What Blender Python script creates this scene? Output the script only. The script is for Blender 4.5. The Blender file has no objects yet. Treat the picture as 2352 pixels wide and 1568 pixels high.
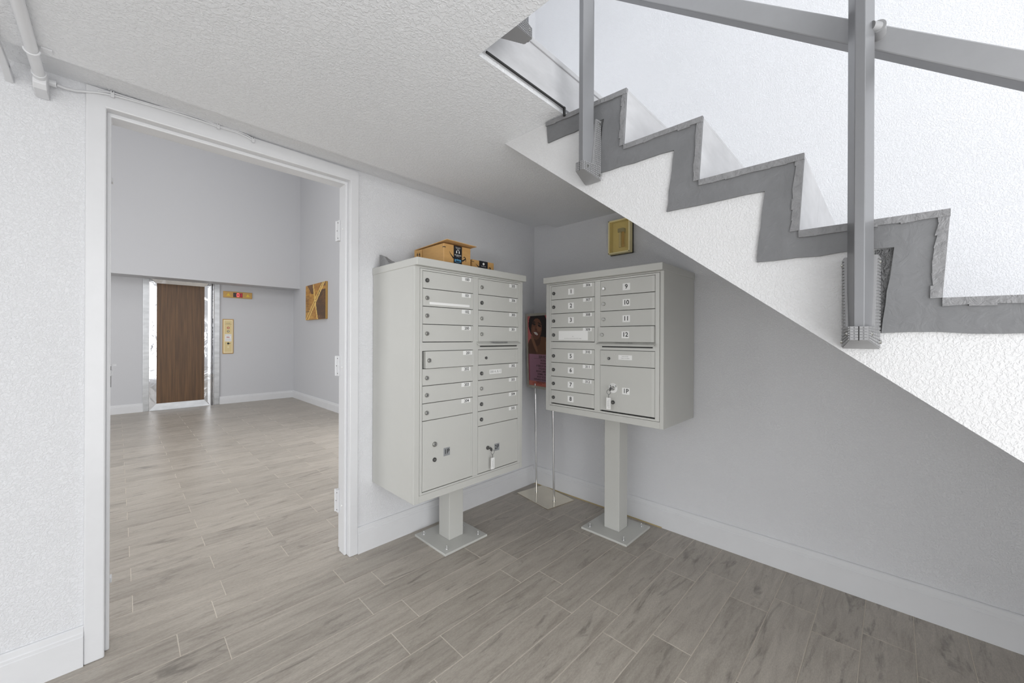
import bpy, math, random
from mathutils import Vector, Matrix
random.seed(7)
S = bpy.context.scene
COL = S.collection
R = math.radians
# ------------------------------------------------------------------ camera
cd = bpy.data.cameras.new('camera'); cam = bpy.data.objects.new('camera', cd); COL.objects.link(cam)
cd.sensor_width = 36; cd.lens = 882.27 * 36 / 2352
cd.shift_y = -8.34 / 2352
cd.clip_start = 0.02
A_ = 0.7708
H = 1.186
q = Matrix.Rotation(A_ - math.pi / 2, 4, 'Z') @ Matrix.Rotation(math.pi / 2, 4, 'X') @ Matrix.Rotation(0.0041, 4, 'Z')
cam.matrix_world = Matrix.Translation((0, 0, H)) @ q
S.camera = cam
# ------------------------------------------------------------------ world, lights, exposure
w = bpy.data.worlds.new('world'); S.world = w; w.use_nodes = True
bg = w.node_tree.nodes['Background']; bg.inputs[0].default_value = (0.96, 0.98, 1.0, 1); bg.inputs[1].default_value = 1.62
S.view_settings.view_transform = 'Standard'; S.view_settings.look = 'None'
S.view_settings.gamma = 1; S.view_settings.use_curve_mapping = False
S.view_settings.exposure = 0.46
S.cycles.max_bounces = 10; S.cycles.diffuse_bounces = 6; S.cycles.use_denoising = True

LXL_ = -2.6; LX_ = 2.43
def area(name, loc, rot, sx, sy, power, col=(1, 1, 1)):
    l = bpy.data.lights.new(name, 'AREA'); l.shape = 'RECTANGLE'; l.size = sx; l.size_y = sy; l.energy = power; l.color = col
    o = bpy.data.objects.new(name, l); COL.objects.link(o); o.location = loc; o.rotation_euler = rot
    return o
# unseen fills added for the lobby and ceiling, plus window and walkway daylight
area('lobby_top_fill', (0.3, 4.6, 5.1), (0, 0, 0), 2.4, 2.4, 30, (1, .985, .96))  # unseen overhead area light added so the lobby is lit
area('lobby_window', (LXL_+.15, 5.2, 1.55), (R(90), 0, R(-90)), 3.2, 2.7, 30)
area('lobby_side_fill', (LX_-.04, 4.1, 1.35), (R(90), 0, R(90)), 2.4, 2.3, 24)  # no window here: hidden area light added to brighten the elevator's left reveal
area('lobby_front_fill', (0.6, 2.35, 3.5), (R(62), 0, 0), 3.0, 1.6, 34)  # area light added above the doorway, lights the lobby's far walls
area('walkway_daylight', (-0.5, -2.7, 1.15), (R(92), 0, R(-7)), 2.8, 2.1, 50)
area('ceiling_uplight_fill', (-0.6, -2.0, 0.03), (R(187), 0, 0), 3.2, 1.9, 92, (.94, .97, 1))  # upward fill added behind the camera to brighten the ceiling

# ------------------------------------------------------------------ materials
def mat(name, color, rough=.5, metal=0, spec=.5, bump=None, vary=None, emit=None, coat=0):
    m = bpy.data.materials.new(name); m.use_nodes = True
    nt = m.node_tree; b = nt.nodes['Principled BSDF']
    b.inputs['Base Color'].default_value = (*color, 1); b.inputs['Roughness'].default_value = rough
    b.inputs['Metallic'].default_value = metal; b.inputs['Specular IOR Level'].default_value = spec
    if coat: b.inputs['Coat Weight'].default_value = coat; b.inputs['Coat Roughness'].default_value = .1
    tc = nt.nodes.new('ShaderNodeTexCoord')
    def noise(scale, detail=3, rough_=.5, sc=None, dist=0):
        n = nt.nodes.new('ShaderNodeTexNoise'); n.inputs['Scale'].default_value = scale
        n.inputs['Detail'].default_value = detail; n.inputs['Roughness'].default_value = rough_; n.inputs['Distortion'].default_value = dist
        if sc:
            mp = nt.nodes.new('ShaderNodeMapping'); mp.inputs['Scale'].default_value = sc
            nt.links.new(tc.outputs['Object'], mp.inputs[0]); nt.links.new(mp.outputs[0], n.inputs['Vector'])
        else: nt.links.new(tc.outputs['Object'], n.inputs['Vector'])
        return n
    if vary:   # (scale, amount, stretch)
        n = noise(vary[0], 5, .6, vary[2] if len(vary) > 2 else None)
        r = nt.nodes.new('ShaderNodeMapRange'); r.inputs[1].default_value = .3; r.inputs[2].default_value = .7
        r.inputs[3].default_value = 1 - vary[1]; r.inputs[4].default_value = 1 + vary[1]
        v = nt.nodes.new('ShaderNodeVectorMath'); v.operation = 'SCALE'; v.inputs[0].default_value = color
        nt.links.new(n.outputs[0], r.inputs[0]); nt.links.new(r.outputs[0], v.inputs['Scale']); nt.links.new(v.outputs[0], b.inputs['Base Color'])
    if bump:   # (scale, strength, distance, lo, hi)
        n = noise(bump[0], 4, .55, None, .6)
        r = nt.nodes.new('ShaderNodeMapRange'); r.interpolation_type = 'SMOOTHSTEP'
        r.inputs[1].default_value = bump[3] if len(bump) > 3 else .3; r.inputs[2].default_value = bump[4] if len(bump) > 4 else .7
        bp = nt.nodes.new('ShaderNodeBump'); bp.inputs['Strength'].default_value = bump[1]; bp.inputs['Distance'].default_value = bump[2]
        nt.links.new(n.outputs[0], r.inputs[0]); nt.links.new(r.outputs[0], bp.inputs['Height']); nt.links.new(bp.outputs[0], b.inputs['Normal'])
    if emit:
        b.inputs['Emission Color'].default_value = (*emit[0], 1); b.inputs['Emission Strength'].default_value = emit[1]
    return m
M = {}
M['wall'] = mat('stucco_wall_paint', (.69, .695, .715), .75, bump=(160, .5, .0025, .42, .62), vary=(2.2, .015))
M['bright'] = mat('white_stucco', (.63, .63, .635), .7, bump=(175, .42, .0019, .42, .62), vary=(3, .015))
M['ceil'] = mat('ceiling_stucco', (.76, .77, .79), .8, bump=(105, .5, .0026, .44, .6), vary=(1.5, .02))
M['lobby'] = mat('smooth_grey_paint', (.55, .555, .575), .55, bump=(90, .12, .002))
M['trim'] = mat('white_trim_paint', (.66, .665, .68), .38, bump=(25, .12, .002), vary=(9, .02))
M['stairpaint'] = mat('grey_stair_paint', (.155, .157, .162), .42, bump=(35, .3, .002), vary=(14, .08))
M['lip'] = mat('rough_grey_mortar', (.215, .215, .22), .55, bump=(60, .5, .003), vary=(40, .12))
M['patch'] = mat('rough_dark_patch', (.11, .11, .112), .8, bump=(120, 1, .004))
M['rail'] = mat('grey_rail_paint', (.28, .282, .29), .36, metal=.2, vary=(9, .05))
M['marble'] = mat('grey_marble_riser', (.44, .44, .45), .35, vary=(7, .10, (1, 1, 3)))
M['post'] = mat('grey_metal_paint', (.20, .202, .21), .33, metal=.35, vary=(6, .05))
M['bracket'] = mat('cast_grey_metal', (.29, .29, .295), .4, metal=.3)
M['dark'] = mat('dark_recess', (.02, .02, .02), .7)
M['cbu'] = mat('powder_coated_metal', (.515, .515, .49), .42, bump=(400, .15, .0006), vary=(5, .015))
M['cbu_edge'] = mat('anodised_frame', (.55, .55, .525), .35, metal=.1)
M['lock'] = mat('lock_metal', (.45, .45, .43), .3, metal=.9)
M['lockd'] = mat('dark_lock_metal', (.10, .10, .10), .35, metal=.7)
M['steel'] = mat('bright_steel', (.75, .75, .75), .22, metal=1)
M['chrome'] = mat('polished_chrome', (.72, .73, .75), .09, metal=1, bump=(3.0, .12, .02), vary=(4, .06))
M['brushed'] = mat('brushed_steel', (.52, .53, .54), .36, metal=1, vary=(5, .15, (1, 1, 3)))
M['rod'] = mat('chrome_rod', (.70, .70, .70), .12, metal=1)
M['basep'] = mat('brushed_brass_plate', (.74, .69, .58), .16, metal=1, vary=(8, .06))
M['signframe'] = mat('satin_sign_frame', (.50, .48, .41), .35, metal=.6, vary=(20, .12))
M['white'] = mat('white_label', (.80, .80, .79), .5)
M['greylab'] = mat('grey_label', (.26, .27, .28), .5)
M['black'] = mat('black_print', (.012, .012, .012), .5)
M['greyprint'] = mat('grey_print', (.25, .25, .25), .6)
M['card'] = mat('brown_cardboard', (.50, .29, .105), .8, bump=(120, .1, .001), vary=(25, .06, (1, 1, 4)))
M['cardin'] = mat('cardboard_edge', (.60, .36, .15), .8)
M['tape'] = mat('black_tape', (.014, .014, .018), .3)
M['blue'] = mat('light_blue_print', (.12, .42, .70), .4)
M['whiteprint'] = mat('white_print', (.8, .8, .78), .5)
M['bag'] = mat('grey_mailer', (.22, .22, .225), .4, bump=(30, .5, .006), vary=(30, .15))
M['gold'] = mat('gold_plate', (.46, .28, .085), .38, metal=.35)
M['goldl'] = mat('pale_brass', (.62, .50, .26), .35, metal=.3)
M['goldrim'] = mat('cream_rim', (.80, .70, .47), .4)
M['yellow'] = mat('yellow_arrow', (.70, .50, .04), .4)
M['led'] = mat('led_lit', (.5, .0, .0), .4, emit=((1, .10, .08), 2.2))
M['leddim'] = mat('led_dim', (.3, .0, .01), .4, emit=((1, .0, .03), .28))
M['display'] = mat('display_black', (.02, .003, .003), .2)
M['displayr'] = mat('display_glow', (.10, .0, .005), .2, emit=((1, 0, .02), .035))
M['red'] = mat('red_button', (.42, .03, .02), .35)
M['wood'] = mat('walnut_laminate', (.115, .058, .028), .42, bump=(60, .1, .001))
M['lens'] = mat('yellowed_lens', (.60, .50, .24), .18)
M['lensb'] = mat('yellowed_backplate', (.86, .75, .42), .5)
M['amber'] = mat('aged_lamp_tube', (.50, .26, .05), .4)
M['cream'] = mat('cream_lamp_tube', (.72, .66, .50), .4)
M['blackfr'] = mat('black_gasket', (.02, .02, .02), .5)
M['grout'] = mat('floor_grout', (.60, .545, .47), .85, vary=(30, .08))
M['ground'] = mat('exterior_concrete', (.45, .44, .42), .9, vary=(2, .06))
M['stain'] = mat('tan_caulk', (.42, .33, .17), .8)

# walnut grain
def wood_nodes():
    m = M['wood']; nt = m.node_tree; b = nt.nodes['Principled BSDF']; tc = nt.nodes.new('ShaderNodeTexCoord')
    mp = nt.nodes.new('ShaderNodeMapping'); mp.inputs['Scale'].default_value = (30, 30, 1.2)
    n = nt.nodes.new('ShaderNodeTexNoise'); n.inputs['Scale'].default_value = 1.6; n.inputs['Detail'].default_value = 8
    cr = nt.nodes.new('ShaderNodeValToRGB')
    e = cr.color_ramp.elements; e[0].position = .3; e[0].color = (.078, .042, .021, 1); e[1].position = .72; e[1].color = (.155, .082, .036, 1)
    L = nt.links.new
    L(tc.outputs['Object'], mp.inputs[0]); L(mp.outputs[0], n.inputs['Vector']); L(n.outputs[0], cr.inputs[0]); L(cr.outputs[0], b.inputs['Base Color'])
wood_nodes()

def lens_glass():
    m = M['lens']; nt = m.node_tree; b = nt.nodes['Principled BSDF']; out = nt.nodes['Material Output']
    b.inputs['Base Color'].default_value = (.80, .66, .30, 1); b.inputs['Roughness'].default_value = .15
    t = nt.nodes.new('ShaderNodeBsdfTransparent'); t.inputs[0].default_value = (1, .96, .80, 1)
    mx = nt.nodes.new('ShaderNodeMixShader'); mx.inputs[0].default_value = .30
    nt.links.new(t.outputs[0], mx.inputs[1]); nt.links.new(b.outputs[0], mx.inputs[2]); nt.links.new(mx.outputs[0], out.inputs[0])
lens_glass()

def tile_mat(name, use_attr):
    m = bpy.data.materials.new(name); m.use_nodes = True; nt = m.node_tree; b = nt.nodes['Principled BSDF']; N = nt.nodes.new; L = nt.links.new
    tc = N('ShaderNodeTexCoord')
    if use_attr:
        at = N('ShaderNodeAttribute'); at.attribute_name = 'rnd'; rnd = at.outputs['Fac']
    else:
        oi = N('ShaderNodeObjectInfo'); rnd = oi.outputs['Random']
    cx = N('ShaderNodeCombineXYZ'); mu = N('ShaderNodeMath'); mu.operation = 'MULTIPLY'; mu.inputs[1].default_value = 37
    L(rnd, mu.inputs[0]); L(mu.outputs[0], cx.inputs[0]); L(mu.outputs[0], cx.inputs[2])
    ad = N('ShaderNodeVectorMath'); ad.operation = 'ADD'; L(tc.outputs['Object'], ad.inputs[0]); L(cx.outputs[0], ad.inputs[1])
    def nz(sc, scale, det, dist=0):
        mp = N('ShaderNodeMapping'); mp.inputs['Scale'].default_value = sc; L(ad.outputs[0], mp.inputs[0])
        n = N('ShaderNodeTexNoise'); n.inputs['Scale'].default_value = scale; n.inputs['Detail'].default_value = det
        n.inputs['Roughness'].default_value = .65; n.inputs['Distortion'].default_value = dist; L(mp.outputs[0], n.inputs['Vector']); return n
    n1 = nz((1, 7, 1), 4.5, 7, .7)       # long soft streaks
    n2 = nz((1, 3.5, 1), 90, 3)            # fine fleck
    n3 = nz((1, 5, 1), 3.0, 5, 1.2)      # sparse dark veins
    cr = N('ShaderNodeValToRGB'); e = cr.color_ramp.elements
    e[0].position = .26; e[0].color = (.27, .240, .206, 1); e[1].position = .70; e[1].color = (.425, .388, .34, 1)
    x = cr.color_ramp.elements.new(.47); x.color = (.36, .326, .284, 1)
    L(n1.outputs[0], cr.inputs[0])
    r2 = N('ShaderNodeMapRange'); r2.inputs[1].default_value = .3; r2.inputs[2].default_value = .7; r2.inputs[3].default_value = .88; r2.inputs[4].default_value = 1.11
    L(n2.outputs[0], r2.inputs[0])
    r3 = N('ShaderNodeMapRange'); r3.inputs[1].default_value = .30; r3.inputs[2].default_value = .43; r3.inputs[3].default_value = .60; r3.inputs[4].default_value = 1.0
    L(n3.outputs[0], r3.inputs[0])
    r4 = N('ShaderNodeMapRange'); r4.inputs[3].default_value = .93; r4.inputs[4].default_value = 1.08; L(rnd, r4.inputs[0])
    m1 = N('ShaderNodeMath'); m1.operation = 'MULTIPLY'; L(r2.outputs[0], m1.inputs[0]); L(r3.outputs[0], m1.inputs[1])
    m2 = N('ShaderNodeMath'); m2.operation = 'MULTIPLY'; L(m1.outputs[0], m2.inputs[0]); L(r4.outputs[0], m2.inputs[1])
    v = N('ShaderNodeVectorMath'); v.operation = 'SCALE'; L(cr.outputs[0], v.inputs[0]); L(m2.outputs[0], v.inputs['Scale']); L(v.outputs[0], b.inputs['Base Color'])
    b.inputs['Roughness'].default_value = .36; b.inputs['Specular IOR Level'].default_value = .45
    bp = N('ShaderNodeBump'); bp.inputs['Strength'].default_value = .15; bp.inputs['Distance'].default_value = .001; L(n2.outputs[0], bp.inputs['Height']); L(bp.outputs[0], b.inputs['Normal'])
    return m
M['tile'] = tile_mat('wood_look_tile', False); M['tile_far'] = tile_mat('wood_look_tile_far', True)

def paint_mat(name, rough=.5):
    m = bpy.data.materials.new(name); m.use_nodes = True; nt = m.node_tree; b = nt.nodes['Principled BSDF']
    at = nt.nodes.new('ShaderNodeAttribute'); at.attribute_name = 'Col'; nt.links.new(at.outputs['Color'], b.inputs['Base Color'])
    b.inputs['Roughness'].default_value = rough
    return m
M['print'] = paint_mat('printed_picture', .45)

# ------------------------------------------------------------------ mesh builder
_txt = {}
def text_mesh(s, bold=0):
    k = (s, bold)
    if k not in _txt:
        c = bpy.data.curves.new('t', 'FONT'); c.body = s; c.size = 1; c.offset = bold; c.align_x = 'CENTER'; c.align_y = 'CENTER'; c.resolution_u = 3
        o = bpy.data.objects.new('t', c); COL.objects.link(o)
        dg = bpy.context.evaluated_depsgraph_get(); me = bpy.data.meshes.new_from_object(o.evaluated_get(dg))
        _txt[k] = ([v.co.copy() for v in me.vertices], [tuple(p.vertices) for p in me.polygons])
        bpy.data.objects.remove(o); bpy.data.curves.remove(c); bpy.data.meshes.remove(me)
    return _txt[k]

class MB:
    def __init__(s): s.v = []; s.f = []; s.m = []; s.sm = []; s.c = None
    def add(s, vs, fs, mi=0, smooth=False):
        o = len(s.v); s.v += [tuple(x) for x in vs]
        for f in fs: s.f.append(tuple(i + o for i in f)); s.m.append(mi); s.sm.append(smooth)
        return s
    def box(s, a, b, mi=0):
        x0, x1 = sorted((a[0], b[0])); y0, y1 = sorted((a[1], b[1])); z0, z1 = sorted((a[2], b[2]))
        return s.add([(x0,y0,z0),(x1,y0,z0),(x1,y1,z0),(x0,y1,z0),(x0,y0,z1),(x1,y0,z1),(x1,y1,z1),(x0,y1,z1)],
                     [(0,3,2,1),(4,5,6,7),(0,1,5,4),(1,2,6,5),(2,3,7,6),(3,0,4,7)], mi)
    def prism(s, pts, d0, d1, axis='X', mi=0):
        """pts 2D polygon; axis X: pts=(y,z) ; Y: (x,z); Z: (x,y)"""
        def P(p, d): return {'X': (d, p[0], p[1]), 'Y': (p[0], d, p[1]), 'Z': (p[0], p[1], d)}[axis]
        n = len(pts); ar = sum(pts[i][0]*pts[(i+1) % n][1]-pts[(i+1) % n][0]*pts[i][1] for i in range(n))
        if (ar < 0) != (axis == 'Y'): pts = pts[::-1]
        if d0 > d1: d0, d1 = d1, d0
        vs = [P(p, d0) for p in pts] + [P(p, d1) for p in pts]
        fs = [tuple(range(n))[::-1], tuple(range(n, 2*n))] + [(i, (i+1) % n, n+(i+1) % n, n+i) for i in range(n)]
        return s.add(vs, fs, mi)
    def cyl(s, p0, p1, r, n=16, mi=0, r1=None, caps=True):
        p0 = Vector(p0); p1 = Vector(p1); d = (p1-p0).normalized(); r1 = r if r1 is None else r1
        a = d.orthogonal().normalized(); b = d.cross(a); vs = []
        for p, rr in ((p0, r), (p1, r1)):
            for i in range(n):
                t = 2*math.pi*i/n; vs.append(p + a*math.cos(t)*rr + b*math.sin(t)*rr)
        s.add(vs, [(i, (i+1) % n, n+(i+1) % n, n+i) for i in range(n)], mi, True)
        if caps: s.add(vs, [tuple(range(n))[::-1], tuple(range(n, 2*n))], mi)
        return s
    def tube(s, pts, r, n=8, mi=0, closed=False):
        pts = [Vector(p) for p in pts]; vs = []; N = len(pts); up = None
        for i, p in enumerate(pts):
            if closed: d = (pts[(i+1) % N]-pts[i-1]).normalized()
            else: d = (pts[min(i+1, N-1)]-pts[max(i-1, 0)]).normalized()
            a = d.orthogonal() if up is None else (up - d*up.dot(d)); a.normalize(); up = a; b = d.cross(a)
            vs += [p + a*math.cos(2*math.pi*k/n)*r + b*math.sin(2*math.pi*k/n)*r for k in range(n)]
        fs = []
        for i in range(N if closed else N-1):
            j = (i+1) % N
            fs += [(i*n+k, i*n+(k+1) % n, j*n+(k+1) % n, j*n+k) for k in range(n)]
        s.add(vs, fs, mi, True)
        if not closed: s.add(vs, [tuple(range(n))[::-1], tuple(range((N-1)*n, N*n))], mi)
        return s
    def text(s, st, size, mtx, mi=0, bold=0, th=0, sx=1):
        v, f = text_mesh(st, bold)
        s.add([mtx @ Vector((p.x*size*sx, p.y*size, th)) for p in v], f, mi); return s
    def sphere(s, c, r, n=12, mi=0, sc=(1, 1, 1)):
        vs = []; fs = []; m_ = n//2
        for i in range(m_+1):
            for j in range(n):
                th = math.pi*i/m_; ph = 2*math.pi*j/n
                vs.append((c[0]+r*sc[0]*math.sin(th)*math.cos(ph), c[1]+r*sc[1]*math.sin(th)*math.sin(ph), c[2]+r*sc[2]*math.cos(th)))
        for i in range(m_):
            for j in range(n): fs.append((i*n+j, (i+1)*n+j, (i+1)*n+(j+1) % n, i*n+(j+1) % n))
        return s.add(vs, fs, mi, True)
    def mesh(s, name, mats):
        me = bpy.data.meshes.new(name); me.from_pydata(s.v, [], s.f)
        for x in (mats if isinstance(mats, (list, tuple)) else [mats]): me.materials.append(x)
        me.polygons.foreach_set('material_index', s.m); me.polygons.foreach_set('use_smooth', s.sm); me.update()
        return me
    def build(s, name, mats, parent=None, bevel=0, loc=None):
        o = bpy.data.objects.new(name, s.mesh(name, mats)); COL.objects.link(o)
        if parent: o.parent = parent
        if loc: o.location = loc
        if bevel:
            b = o.modifiers.new('bevel', 'BEVEL'); b.width = bevel; b.segments = 2; b.limit_method = 'ANGLE'; b.angle_limit = R(40)
        return o
def tag(o, label, cat, group=None):
    o['label'] = label; o['category'] = cat
    if group: o['group'] = group
    return o
def struct(o): o['kind'] = 'structure'; return o
def empty(name, loc=(0, 0, 0), rz=0):
    o = bpy.data.objects.new(name, None); COL.objects.link(o); o.location = loc; o.rotation_euler = (0, 0, rz); o.empty_display_size = .1; return o
def copy_tree(o, parent=None):
    c = o.copy(); COL.objects.link(c)
    if parent: c.parent = parent
    for ch in list(o.children): copy_tree(ch, c)
    return c

# ------------------------------------------------------------------ key planes
XW = 2.398      # wall beside the stairs
YW = 2.0766     # wall with the doorway
WT = .138       # its thickness
ZC = 2.0507     # main ceiling
ZR = 2.097      # raised strip along the doorway wall
X0 = -3.2; Y0 = -3.0
LB = 8.38; LU = 8.0; LX = 2.43; LXL = -2.6; LH = 5.4

# ------------------------------------------------------------------ setting: walls
dx0, dx1, dz = -.031, .88, 2.0314      # door opening
o = MB().box((X0, YW, -.02), (dx0, YW+WT, dz)).box((dx1, YW, -.02), (XW+.15, YW+WT, dz)).box((X0, YW, dz), (XW+.15, YW+WT, LH)).build('wall_left', M['wall']); struct(o)
o = MB().box((XW, Y0, -.02), (XW+.15, YW, 4.9)).build('wall_right', M['wall']); struct(o)
o = MB().box((LXL, LB, -.02), (.34, LB+.12, 2.13)).box((1.15, LB, -.02), (LX, LB+.12, 2.13)).box((.34, LB+.119, -.02), (1.15, LB+.12, 2.13)).box((LXL, LU, 2.10), (LX, LB+.12, LH)).build('wall_lobby_back', M['lobby']); struct(o)
o = MB().box((LX, YW+WT, -.02), (LX+.12, LB+.12, LH)).build('wall_lobby_right', M['lobby']); struct(o)
o = MB().box((LXL-.12, YW+WT, -.02), (LXL, 3.4, LH)).box((LXL-.12, 7.0, -.02), (LXL, LB+.12, LH)).box((LXL-.12, 3.4, 3.0), (LXL, 7.0, LH)).build('wall_lobby_left', M['lobby']); struct(o)
o = MB().box((LXL, YW+WT, LH), (LX, LU, LH+.1)).build('ceiling_lobby', M['lobby']); struct(o)
o = MB().box((X0, -.1, 4.9), (XW+.15, YW, 5.0)).build('ceiling_shade_slab', M['ceil']); struct(o)  # unseen slab added to shade the upper left of the stair wall
# ceiling slab with the stair opening and the raised strip beside the doorway wall
sl = MB().box((X0, Y0, ZC), (.77, 1.855, 2.21)).box((.77, .895, ZC), (XW, 1.855, 2.21)).box((X0, 1.855, ZR), (XW, YW, 2.21))
sl.prism([(1.852, ZC), (1.866, ZC+.012), (1.872, ZR), (1.852, ZR)], X0, XW, 'X')
o = sl.build('ceiling', M['ceil']); struct(o)

# ------------------------------------------------------------------ floor: grout bed with separate wood-look tiles
floor = MB().box((X0, Y0, -.06), (XW, YW, -.0012)).box((LXL, YW, -.06), (LX, LB+.1, -.0012)).build('floor', M['grout']); struct(floor)
g_ = MB().box((-30, -30, -.16), (30, Y0, -.06)).box((-30, Y0, -.16), (X0, 12, -.06)).build('ground_outside', M['ground']); struct(g_)
tw, tl, gp = .149, .601, .0024
ang = math.atan(-.0115)
def tile_geo(mb, L0, L1, w0, w1, mtx=None):
    c = .0012; z0 = -.006
    vs = [(L0, w0, z0), (L1, w0, z0), (L1, w1, z0), (L0, w1, z0), (L0, w0, -c), (L1, w0, -c), (L1, w1, -c), (L0, w1, -c),
          (L0+c, w0+c, 0), (L1-c, w0+c, 0), (L1-c, w1-c, 0), (L0+c, w1-c, 0)]
    if mtx: vs = [mtx @ Vector(v) for v in vs]
    mb.add(vs, [(4,5,9,8),(5,6,10,9),(6,7,11,10),(7,4,8,11),(8,9,10,11),(0,1,5,4),(1,2,6,5),(2,3,7,6),(3,0,4,7)])
tile_full = tile_geo_mesh = None
mb = MB(); tile_geo(mb, 0, tl-gp, 0, tw-gp); tile_full = mb.mesh('floor_tile', M['tile'])
far = MB(); far_r = []; ntile = 0
k = -27
while True:
    ybase = .97 + tw*k
    if ybase > LB: break
    if k >= 8: off = .355 if k % 2 == 0 else .053
    else: off = .170 if k % 2 == 0 else .300
    lob = ybase > 2.13
    xl, xr = (LXL, LX) if lob else (X0, XW)
    n = math.floor((xl-off)/tl)
    while off+n*tl < xr-.01:
        xs = off+n*tl; xe = xs+tl; a = max(xs, xl); b_ = min(xe, xr-.004)
        ys = ybase-(a-1)*.0115
        n += 1
        if b_-a < .02 or ys < Y0+.02 or ys+tw > LB+.12: continue
        depth = (a+b_)/2*math.cos(A_)+ys*math.sin(A_)
        near = (a > -1.0 or (b_ > -.9)) and -.62 < ys < 4.9 and depth < 4.35 and b_ > -.5
        if lob and b_ < -.1: near = False
        if near and ntile < 300:
            if abs(a-xs) < 1e-6 and abs(b_-xe) < 1e-6: me = tile_full
            else:
                mb = MB(); tile_geo(mb, 0, b_-a-gp, 0, tw-gp); me = mb.mesh('floor_tile', M['tile'])
            t = bpy.data.objects.new('floor_tile', me); COL.objects.link(t); t.parent = floor
            t.location = (a, ys, 0); t.rotation_euler = (0, 0, ang); ntile += 1
        else:
            nf = len(far.f)
            tile_geo(far, 0, b_-a-gp, 0, tw-gp, Matrix.Translation((a, ys, 0)) @ Matrix.Rotation(ang, 4, 'Z'))
            far_r += [random.random()]*(len(far.f)-nf)
    k += 1
fo = far.build('floor_tiles_beyond', M['tile_far'], floor); fo['kind'] = 'stuff'
at = fo.data.attributes.new('rnd', 'FLOAT', 'FACE'); at.data.foreach_set('value', far_r)

# ------------------------------------------------------------------ baseboards
def base(name, p0, p1, nrm, h=.1434):
    """profile swept from p0 to p1; nrm points into the room"""
    prof = [(0, 0), (.016, 0), (.016, h-.036), (.0135, h-.033), (.0135, h-.024), (.011, h-.020), (.0095, h-.004), (.006, h), (0, h)]
    p0 = Vector((*p0, 0)); p1 = Vector((*p1, 0)); nv = Vector((*nrm, 0)); n = len(prof); vs = []
    for p in (p0, p1): vs += [p + nv*d + Vector((0, 0, z)) for d, z in prof]
    fs = [(i, i+1, n+i+1, n+i) for i in range(n-1)] + [tuple(range(n)), tuple(range(n, 2*n))[::-1]]
    o = MB().add(vs, fs).build(name, M['trim']); struct(o)
    return o
base('baseboard_left', (.9225, YW), (XW, YW), (0, -1))
base('baseboard_left_far', (X0, YW), (-.08, YW), (0, -1))
base('baseboard_right', (XW, YW-.016), (XW, -1.35), (-1, 0))
base('baseboard_lobby_back', (LX, LB), (1.26, LB), (0, -1), .135)
base('baseboard_lobby_back_left', (.288, LB), (LXL, LB), (0, -1), .135)
base('baseboard_lobby_right', (LX, YW+WT), (LX, LB-.016), (-1, 0), .135)
# thin line of tan caulk where the right baseboard meets the tiles
o = MB().prism([(XW-.021, 0), (XW-.015, 0), (XW-.015, .006), (XW-.019, .005)], 1.0, 2.05, 'Y').build('trim_1', M['stain']); struct(o)

# ------------------------------------------------------------------ door frame
YF = 2.065
fr = MB()
fr.prism([(-.08, 0), (dx0+.003, 0), (dx0+.003, dz-.002), (dx1-.003, dz-.002), (dx1-.003, 0), (.923, 0), (.923, 2.080), (.918, 2.0875), (.90, 2.090), (-.08, 2.0965)], YF, YW+WT+.004, 'Y')
# stops
fr.prism([(dx0+.002, 0), (-.016, 0), (-.016, dz-.016), (.864, dz-.016), (.864, 0), (dx1-.002, 0), (dx1-.002, dz), (dx0+.002, dz)], 2.103, 2.172, 'Y')
door = fr.build('door_1', M['trim'], bevel=.004); struct(door)
def hinge(x, y, z0, z1, s):
    h = MB().box((x-.012*s, y, z0), (x+.004*s, y+.034, z1)).cyl((x-.011*s, y+.034, z0), (x-.011*s, y+.034, z1), .006, 10)
    for i, zz in enumerate((.12, .5, .88)): h.cyl((x-.0135*s, y+.010+.012*(i % 2), z0+(z1-z0)*zz), (x-.0118*s, y+.010+.012*(i % 2), z0+(z1-z0)*zz), .0028, 8, 1)
    h.build('hinge', [M['trim'], M['lockd']], door)
for z0, z1 in ((1.722, 1.834), (.971, 1.081), (.214, .337)): hinge(.868, 2.172, z0, z1, 1)
for z0, z1 in ((1.790, 1.806), (1.03, 1.052), (.221, .241)):
    MB().box((dx0+.002, 2.172, z0), (-.010, 2.206, z1)).build('frame_anchor', M['trim'], door, bevel=.002)
for z_ in (1.778, 1.02, .262): MB().sphere((.862, 2.135, z_), .006, 10, 0, (.5, 1, 1)).build('mute_button', M['white'], door)
MB().box((-.022, 2.19, .985), (-.014, 2.20, 1.075), 1).box((-.020, 2.185, 1.068), (.000, 2.2, 1.075)).build('latch_strike', [M['trim'], M['lockd']], door)

# ------------------------------------------------------------------ staircase
XS = 1.204
N_ = 12
ny = [.627, .385, .146, -.096] + [-.096-.2405*i for i in range(1, 8)]
nz = [2.03, 1.839, 1.651, 1.456, 1.27] + [1.27-.19*i for i in range(1, 8)]
stair = empty('staircase', (0, 0, 0)); tag(stair, 'white stucco staircase rising left along the right wall with zigzag grey painted edge', 'staircase')
top = [(.895, 2.035)]; outer = [(.977, 2.047)]
for i, (y, z) in enumerate(zip(ny, nz)):
    outer += [(y, z), (y+.011, nz[i+1]+.003)]
    top += [(y+.006, z-.012), (y+.016, nz[i+1]-.012)]
bot_y = lambda z: 1.218+(z-2.0507)/.78
outer = outer[:-1]; top = top[:-1] 
ylast = ny[-1]
prof = [(1.218, 2.0507), (.975, 2.0507)] + [(.975, 2.035)] + top[1:] + [(ylast+.006, 0), (bot_y(0), 0)]
MB().prism(prof, XS, XW-.002, 'X').build('stair_body', M['bright'], stair)
inner = [(.969, 1.965), (.715, 1.962), (.739, 1.776), (.469, 1.768), (.492, 1.583), (.230, 1.578), (.248, 1.392), (-.014, 1.390), (.006, 1.2)]
yy, zz = -.014, 1.390
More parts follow.
